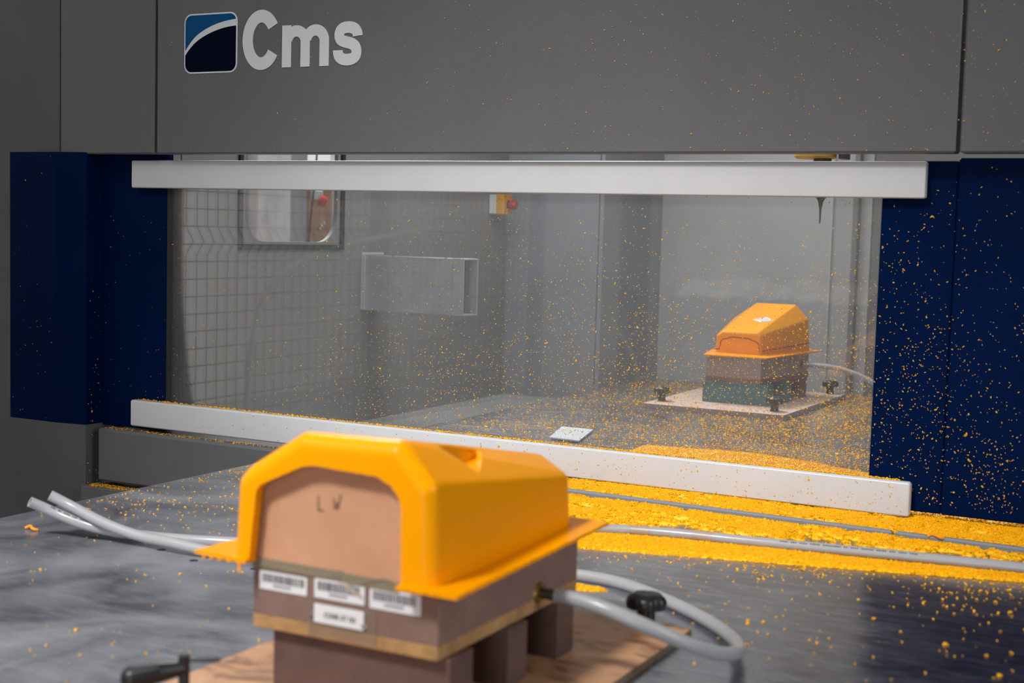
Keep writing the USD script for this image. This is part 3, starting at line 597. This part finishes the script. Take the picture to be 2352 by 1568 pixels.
def printed(path, s0, s1, groups, off, seed):
    "rows of tiny printed characters along a hose: small strips laid on its surface"
    p = np.array(path); L = np.r_[0, np.cumsum(np.linalg.norm(np.diff(p, axis=0), axis=1))]; g = np.random.default_rng(seed); out = []; s = s0
    at = lambda q: np.array([np.interp(q, L, p[:, k]) for k in range(3)])
    for wlen in groups:
        for k in range(wlen):
            c = at(s); t = at(s+.002)-at(s-.002); t /= np.linalg.norm(t)
            nrm = np.array([0, 0, 1.]) - t*t[2]; side = np.cross(t, nrm); side /= np.linalg.norm(side); nrm = np.cross(side, t)
            if side[1] > 0: side = -side
            o = math.cos(off)*nrm + math.sin(off)*side; w = np.cross(o, t); hgt = .0024*g.uniform(.7, 1.1)
            q = [c + o*(HR+d) + t*a + w*b for d in (-.0002, .0003) for a in (-.0011, .0008) for b in (-hgt/2, hgt/2)]
            out.append(hull(q)); s += .0031
        s += .0042
        if s > s1: break
    return cat(*out)
sp2, sp1 = spline(h2, 260), spline(h1, 240)
for q in (sp2, sp1): q[:, 2] = np.maximum(q[:, 2], TZ+HR+.0001)
ho2 = thing('air_hose', 'milky plastic hose running off to the right through the yellow shavings', 'hose', (-.7, 1.9, TZ))
obj('hose', tube(sp2, HR, 20, .0058), hose_mat, ho2, smooth=40)
obj('hose_print', cat(printed(sp2, .035, .21, [3, 2, 4, 3, 5, 2, 4, 3, 6, 4], .55, 1), printed(sp2, 1.235, 1.55, [4, 3, 4, 5, 9, 2, 4, 6, 5, 3, 4, 4], .75, 2)), print_black, ho2, kind='stuff')
for s0, s1 in ((1.005, 1.042), (1.105, 1.150)):
    L = np.r_[0, np.cumsum(np.linalg.norm(np.diff(sp2, axis=0), axis=1))]; seg = sp2[(L > s0-.02) & (L < s1-.02)]
    obj('hose_band', tube(seg, HR+.0002, 20, HR-.0001), plain('hose_stain_%d' % int(s0*1000), (.33, .28, .25), .35), ho2, smooth=40, label='brownish ring mark')
ho1 = thing('air_hose', 'milky plastic hose looping from the brass port of the near mould', 'hose', (-1.0, 1.6, TZ))
obj('hose', tube(sp1, HR, 20, .0058), hose_mat, ho1, smooth=40)
h3 = spline([(-1.160, 4.140, 1.0165), (-1.115, 4.135, 1.0175), (-1.060, 4.14, 1.0130), (-1.005, 4.145, 1.0000), (-.955, 4.15, .9790), (-.90, 4.15, .950), (-.80, 4.14, .918), (-.6, 4.1, .909)], 80)
h3[:, 2] = np.maximum(h3[:, 2], TZ+.0078)
ho3 = thing('air_hose', 'milky plastic hose leaving the mould behind the pane', 'hose', (-.9, 4.1, TZ))
obj('hose', tube(h3, .0075, 18, .005), hose_mat, ho3, smooth=40)

# ------------------------------------------------------------------ shavings
def heap(name, label, poly, amp, z0, n, step, seed, patch=None, size=.0034, keep=None):
    "a low heap: a lumpy bed under a layer of loose flakes, both one mesh each"
    x0, y0, x1, y1 = poly.bounds; nx, ny = int((x1-x0)/step), int((y1-y0)/step)
    X, Y = np.meshgrid(np.linspace(x0, x1, nx), np.linspace(y0, y1, ny), indexing='ij')
    from shapely import points, contains, distance, prepare
    prepare(poly)
    def height(x, y):
        P = points(x, y); d = distance(poly.exterior, P); ins = contains(poly, P)
        e = np.clip(d/.018, 0, 1)*ins
        h = amp*e**.6*(.55+.6*meshkit.fbm(np.stack([x*9, y*9, x*0+seed], -1)) if hasattr(meshkit, 'fbm') else 1)
        if patch is not None: h = h - patch(x, y)*amp*1.6
        return h - (1-ins)*.004
    Hh = height(X.ravel(), Y.ravel()); V = np.stack([X.ravel(), Y.ravel(), z0-.0006+np.clip(Hh, -.002, None)], 1)
    i, j = np.meshgrid(np.arange(nx-1), np.arange(ny-1), indexing='ij'); a = (i*ny+j).ravel(); q = np.stack([a, a+ny, a+ny+1, a+1], 1)
    okq = (Hh[q] > .0004).any(1); q = q[okq]
    bed = trimesh.Trimesh(V, np.vstack([q[:, [0, 1, 2]], q[:, [0, 2, 3]]]), process=False); bed.remove_unreferenced_vertices()
    g = np.random.default_rng(seed); px = g.uniform(x0, x1, n*3); py = g.uniform(y0, y1, n*3); hh = height(px, py)
    ok = hh > g.uniform(-.0004, .0012, n*3); px, py, hh = px[ok][:n], py[ok][:n], np.maximum(hh[ok][:n], 0)
    t = thing(name, label, 'shavings', ((x0+x1)/2, (y0+y1)/2, z0), kind='stuff')
    obj('shaving_bed', bed, heap_mat, t, smooth=True, kind='stuff')
    obj('loose_shavings', chips(np.stack([px, py, z0+hh-.0003], 1), (0, 0, 1), size, tilt=.55, seed=seed, lite=True), chip_mat, t, kind='stuff')
near = lambda x: 1.972 + (x+.898)*.277                       # front edge of the big heap
def patch(x, y):
    n = meshkit.noise(np.stack([x*85, y*125, x*0+5.], -1)); m = meshkit.noise(np.stack([x*16, y*22, x*0+9.], -1))
    hose_y = np.interp(x, sp2[:, 0], sp2[:, 1]); strip = 2.371-(x+1.35)*.029
    behind = np.exp(-((y-hose_y-.075)/.06)**2)                # thinly covered behind the hose
    a = np.clip((n*.55+m*.45+.34*behind-.60)*6.5, 0, 1)*(y > hose_y)
    b = np.clip((n*.6+m*.4+.42*np.exp(-((y-strip-.035)/.028)**2)-.78)*5, 0, 1)
    return np.clip(a+b+(np.abs(y-strip) < .0105)*1.0, 0, 1)
poly = Polygon([(-1.22, 1.96), (-1.05, near(-1.05)), (-.9, near(-.9)), (-.6, near(-.6)), (-.25, near(-.25)), (.05, near(.05)+.01), (.40, near(.40)-.03), (.42, 2.585), (-1.22, 2.585), (-1.26, 2.3)])
heap('shaving_heap', 'thick carpet of yellow shavings on the table in front of the right blue panel', poly, .0075, TZ, 118000, .005, 11, patch)
poly2 = Polygon([(-1.22, 3.00), (-1.10, 3.035), (-.95, 3.045), (-.8, 3.01), (-.70, 2.955), (-.60, 2.90), (-.4, 2.86), (-.3, 2.545), (-1.0, 2.545), (-1.2, 2.75)])
heap('shaving_heap', 'drift of yellow shavings lying on the table just behind the pane', poly2, .011, TZ, 30000, .006, 12, None)
heap('shaving_heap', 'small clump of yellow shavings beside the near mould, under the hose', Polygon([(-.86, 1.725), (-.79, 1.735), (-.755, 1.752), (-.765, 1.767), (-.86, 1.770)]), .006, TZ, 700, .004, 13, None)

def scatter(name, label, n, sampler, normal, size, seed, m=chip_mat, **kw):
    g = np.random.default_rng(seed); p = sampler(g, n)
    return top(name, chips(p, normal, size, seed=seed+100, **kw), m, label, 'shavings', None, 'stuff')
def reject(g, n, lo, hi, w):
    out = []; c = 0
    while c < n:
        q = g.uniform(lo, hi, (n*4, len(lo))); q = q[g.uniform(0, 1, len(q)) < w(q)]; out.append(q); c += len(q)
    return np.vstack(out)[:n]
fl3 = lambda q, z: np.c_[q, np.full(len(q), z)]
def nearfix(q, m=.0): return ((q[:, 0] > -.99-m) & (q[:, 0] < -.575+m) & (q[:, 1] < 1.62+m))
def front_w(q):
    d = np.clip(near(q[:, 0])-q[:, 1], 0, None); left = (q[:, 0] < -1.1)
    w = np.where(left, .05+.95*np.clip((q[:, 1]-1.55)/.75, 0, 1)**1.6, .05+.95*np.exp(-d/.10))
    w = w*(.25+1.1*meshkit.noise(np.c_[q*7, np.full(len(q), 2.)])**1.5)
    return np.where(nearfix(q, .006), 0, w)
scatter('table_shavings', 'loose yellow shavings strewn over the front part of the table', 7500, lambda g, n: fl3(reject(g, n, (-1.79, .95), (.3, 2.50), front_w), TZ+.0002), (0, 0, 1), .0029, 21, tilt=.4)
scatter('table_shavings', 'loose yellow shavings strewn over the table behind the pane', 15000, lambda g, n: fl3(reject(g, n, (-1.79, 2.56), (-.5, 4.45), lambda q: np.where(((q[:, 0] > -1.506) & (q[:, 0] < -1.07) & (q[:, 1] > 3.685) & (q[:, 1] < 4.34)), 0, (.25+.75*np.clip((q[:, 0]+1.8)/.7, 0, 1))*(.25+1.1*meshkit.noise(np.c_[q*5, q[:, :1]*0])))), TZ+.0002), (0, 0, 1), .0034, 22, tilt=.45)
scatter('board_shavings', 'yellow flakes on the pale board behind the pane', 500, lambda g, n: fl3(reject(g, n, (-1.49, 3.70), (-1.085, 4.28), lambda q: np.where((q[:, 0] > -1.41) & (q[:, 0] < -1.14) & (q[:, 1] > 3.84) & (q[:, 1] < 4.19), 0, .7)), BZ2+.0002), (0, 0, 1), .0032, 23)
def pane_w(q):
    u = np.clip((q[:, 0]+2.23)/1.65, 0, 1); v = np.clip((1.475-q[:, 1])/.5, 0, 1)
    return np.clip((.012+.99*u**1.8*(.08+.92*v**1.7)+.04*v)*(.7+.6*meshkit.noise(np.c_[q*9, q[:, :1]*0+4])), 0, 1)
scatter('pane_shavings', 'yellow flakes clinging to the acrylic pane', 9000, lambda g, n: (lambda q: np.c_[q[:, 0], np.full(len(q), 2.5272), q[:, 1]])(reject(g, n, (-2.23, .971), (-.581, 1.474), pane_w)), (0, -1, 0), .0019, 24, chip_pale, tilt=.25, flat=.3)
def blue_w(q):
    v = np.clip((1.54-q[:, 1])/.6, 0, 1); u = np.clip((.0-q[:, 0])/.58, 0, 1)
    return np.clip((.12+.75*v**1.3)*(.55+.45*u)*(.5+.9*meshkit.noise(np.c_[q*11, q[:, :1]*0+8])), 0, 1)
scatter('panel_shavings', 'yellow flakes speckling the dark blue right panels', 2300, lambda g, n: (lambda q: np.c_[q[:, 0], np.where(q[:, 0] > -.447, 2.5237, 2.5282), q[:, 1]])(reject(g, n, (-.576, .93), (.12, 1.54), blue_w)), (0, -1, 0), .0021, 25, chip_pale, tilt=.3)
scatter('panel_shavings', 'sparse pale flakes on the dark blue left column', 42, lambda g, n: (lambda q: np.c_[q[:, 0], np.full(len(q), YF-.0133), q[:, 1]])(reject(g, n, (-2.68, .91), (-2.545, 1.55), lambda q: .2+.8*np.clip((1.55-q[:, 1])/.6, 0, 1)**2)), (0, -1, 0), .0017, 26, chip_pale)
scatter('panel_shavings', 'sparse pale flakes on the dark blue panel left of the pane', 48, lambda g, n: (lambda q: np.c_[q[:, 0], np.full(len(q), 2.5257), q[:, 1]])(reject(g, n, (-2.445, .975), (-2.25, 1.46), lambda q: .2+.8*np.clip((1.5-q[:, 1])/.6, 0, 1)**2)), (0, -1, 0), .0017, 27, chip_pale)
scatter('panel_shavings', 'tiny yellow flakes on the grey upper panels', 620, lambda g, n: (lambda q: np.c_[q[:, 0], np.full(len(q), YF-.0003), q[:, 1]])(reject(g, n, (-2.2, 1.556), (-.30, 1.86), lambda q: .04+.96*np.clip((q[:, 0]+2.2)/1.8, 0, 1)**1.6)), (0, -1, 0), .0019, 28, chip_pale, tilt=.25)
scatter('rail_shavings', 'line of yellow flakes lying on top of the white bottom rail', 1700, lambda g, n: (lambda q: np.c_[q[:, 0], 2.521+g.normal(0, .0025, len(q)), np.full(len(q), .9700)])(reject(g, n, (-2.33, 0), (-.52, 1), lambda q: .3+.7*np.clip((q[:, 0]+2.3)/1.2, 0, 1))), (0, 0, 1), .0032, 29, tilt=.6)
scatter('rail_shavings', 'few yellow flakes sticking to the front of the white bottom rail', 260, lambda g, n: (lambda q: np.c_[q[:, 0], np.full(len(q), 2.5037), q[:, 1]])(reject(g, n, (-2.33, .910), (-.505, .965), lambda q: .12+.88*np.clip((q[:, 0]+2.3)/1.8, 0, 1))), (0, -1, 0), .0020, 30, tilt=.3)
scatter('sill_shavings', 'yellow flakes along the top of the grey sill below the white rail', 420, lambda g, n: np.c_[g.uniform(-2.41, -1.83, n), g.uniform(2.492, 2.52, n), np.full(n, .8957)], (0, 0, 1), .0022, 31)
scatter('ledge_shavings', 'yellow flakes in the dark corner left of the grey sill', 420, lambda g, n: np.c_[g.uniform(-2.44, -2.30, n), g.uniform(2.462, 2.50, n), np.full(n, .7572)], (0, 0, 1), .0024, 32)
scatter('corner_shavings', 'yellow flakes on the side of the left column recess', 60, lambda g, n: np.c_[np.full(n, -2.4487), g.uniform(2.475, 2.52, n), .76+.5*g.uniform(0, 1, n)**1.7], (1, 0, 0), .0022, 33, chip_pale)
for (x, y, rz, lab) in ((-1.688, 1.585, .4, 'orange plastic offcut lying under the left hose end'), (-.42, 2.337, 1.2, 'orange plastic crumb lying on the grey strip at the right')):
    g = np.random.default_rng(int(abs(x)*1000)); c = np.array([x, y, TZ+(.012 if x > -1 else .002)])
    p = spline([c+np.array([-.013, 0, 0]), c+np.array([-.004, .003, .004]), c+np.array([.004, -.002, .003]), c+np.array([.013, .002, 0])], 12)
    top('plastic_offcut', tube(p, .0026, 7), yellow_edge, lab, 'offcut')

# ------------------------------------------------------------------ beyond the inner window
def px(name, mesh, m, label, c): return top(name, mesh, m, label, c)
px('white_cupboard', bx(-3.9, -3.40, 4.335, 4.55, .0, 2.2, .004), film_white, 'white cupboard seen through the inner window', 'cupboard')
px('beige_pillar', bx(-3.75, -3.45, 4.10, 4.328, .0, 3.0, .004), plain('beige', (.52, .44, .38), .7), 'beige pillar left of the white cupboard, seen through the inner window', 'pillar')
px('grey_cabinet', bx(-3.95, -3.45, 4.56, 4.73, .0, 2.2, .004), plain('mauve_grey', (.36, .33, .34), .6), 'grey cabinet right of the white cupboard, seen through the inner window', 'cabinet')
px('wooden_board', bx(-3.47, -3.44, 4.735, 4.89, .9, 1.60, .003), board_wood, 'orange brown wooden board seen through the inner window', 'board')
px('white_post', bx(-3.46, -3.40, 4.90, 5.02, .0, 2.2, .003), film_white, 'white post at the right of the wooden board', 'post')
top('power_cable', tube(spline([(-3.38, 4.70, 1.75), (-3.385, 4.69, 1.60), (-3.39, 4.683, 1.5), (-3.39, 4.668, 1.4), (-3.39, 4.655, 1.25), (-3.39, 4.66, .9)], 40), .004, 8), rubber, 'thin black cable hanging in front of the grey cabinet', 'cable', smooth=40)
sck = thing('wall_socket', 'red and white socket on the wooden board', 'socket', (-3.43, 4.77, 1.46))
obj('socket_body', bx(-3.44, -3.41, 4.735, 4.785, 1.505, 1.545, .003), white_plastic, sck)
skm = lathe([(0, .03), (.018, .03), (.022, .024), (.022, 0), (0, 0)], 20); skm.apply_transform(trimesh.transformations.rotation_matrix(2.3, [0, 1, .4])); skm.apply_translation((-3.415, 4.765, 1.505))
obj('socket_cap', skm, red_plastic, sck, smooth=40)
hk = thing('wall_hook', 'small shiny hook screws on the wooden board', 'hook', (-3.435, 4.80, 1.38))
for dy, dz in ((0, 0), (.012, .012), (.03, .022)): obj('hook_screw', lathe([(0, .012), (.005, .011), (.007, .006), (.005, 0)], 14, (-3.44, 4.795+dy, 1.385+dz), 'x'), steel, hk, smooth=40)

# ------------------------------------------------------------------ beside and behind the camera: what the pane mirrors
fn = thing('mesh_fence', 'dark wire mesh safety fence left of the table, mirrored in the pane', 'fence', (-2.9, .3, 0))
xf = -2.9
for y in (1.95, .62, -.71): obj('fence_post', bx(xf-.03, xf+.03, y-.03, y+.03, 0, 2.2, .003), fence_paint, fn)
zs = []; z = .12
while z < 2.15: zs.append(z); z += .055
xo = lambda z: .028 if min(abs(z-b) for b in (1.34, 1.70, .6)) < .012 else 0.
wires = [bx(xf-.002+xo(z), xf+.002+xo(z), -.70, 1.94, z-.002, z+.002) for z in zs]
zz = sorted(set([.12, 2.15] + [q for b in (1.34, 1.70, .6) for q in (b-.045, b, b+.045)]))
for y in np.arange(-.68, 1.94, .05):
    for a, b in zip(zz[:-1], zz[1:]):
        xa, xb = xo(a), xo(b); wires.append(hull([(xf+d+s, y+e, h) for (h, d) in ((a, xa), (b, xb)) for s in (-.0018, .0018) for e in (-.0018, .0018)]))
obj('wire_mesh', cat(*wires), fence_paint, fn, kind='stuff')
top('steel_column', bx(-5.0, -4.75, -.4, -.1, 0, 5.0, .004), brown_steel, 'brown steel column behind the mesh fence, mirrored in the pane', 'column')
top('steel_column', bx(-4.3, -4.15, -5.2, -4.95, 0, 5.0, .004), fence_paint, 'dark steel column far behind the camera, mirrored in the pane', 'column')
top('machine_cabinet', bx(-4.9, -4.2, .25, 1.1, 0, 1.10, .006), plain('cabinet_dark', (.15, .145, .14), .5), 'low grey cabinet behind the mesh fence, mirrored in the pane', 'cabinet')
wp = thing('wrapped_pallet', 'low crate topped with crumpled white film behind the camera, mirrored in the pane', 'crate', (-2.5, -3.2, 0))
obj('crate', bx(-3.10, -1.85, -3.6, -2.94, 0, 1.02, .006), plain('crate_dark', (.10, .10, .105), .6), wp)
gx, gy = np.meshgrid(np.linspace(-3.06, -1.88, 60), np.linspace(-3.58, -2.96, 32), indexing='ij')
gz = 1.022 + .13*meshkit.noise(np.stack([gx*5, gy*7, gx*0], -1))*np.clip(np.minimum((gy+2.96)/-.08, (gy+3.58)/.08), 0, 1) + .05*np.abs(meshkit.noise(np.stack([gx*17, gy*19, gx*0+3], -1))-.5)
ii, jj = np.meshgrid(np.arange(59), np.arange(31), indexing='ij'); qa = (ii*32+jj).ravel()
obj('film', (np.stack([gx.ravel(), gy.ravel(), gz.ravel()], 1), np.stack([qa, qa+32, qa+33, qa+1], 1)), film_white, wp)
top('air_line', tube(spline([(-3.55, -2.0, 2.3), (-3.47, -2.0, 1.9), (-3.416, -2.0, 1.624), (-3.34, -2.0, 1.381), (-3.224, -2.0, 1.142), (-3.084, -2.0, .93), (-2.95, -2.0, .75), (-2.90, -2.0, .35), (-2.90, -2.0, .006)], 60), .012, 10), plain('green_line', (.45, .55, .12), .4), 'yellow-green air line hanging behind the camera, mirrored in the pane', 'hose', smooth=40)
top('pale_cable', tube(spline([(-2.86, 1.50, .03), (-2.845, 1.49, .6), (-2.84, 1.467, .993), (-2.84, 1.413, 1.147), (-2.84, 1.274, 1.246), (-2.84, 1.076, 1.304), (-2.84, .719, 1.36), (-2.845, .3, 1.40), (-2.85, .05, 1.40)], 60), .010, 10), plain('pale_cable', (.6, .6, .6), .4), 'pale cable slung along the mesh fence, mirrored in the pane', 'cable', smooth=40)
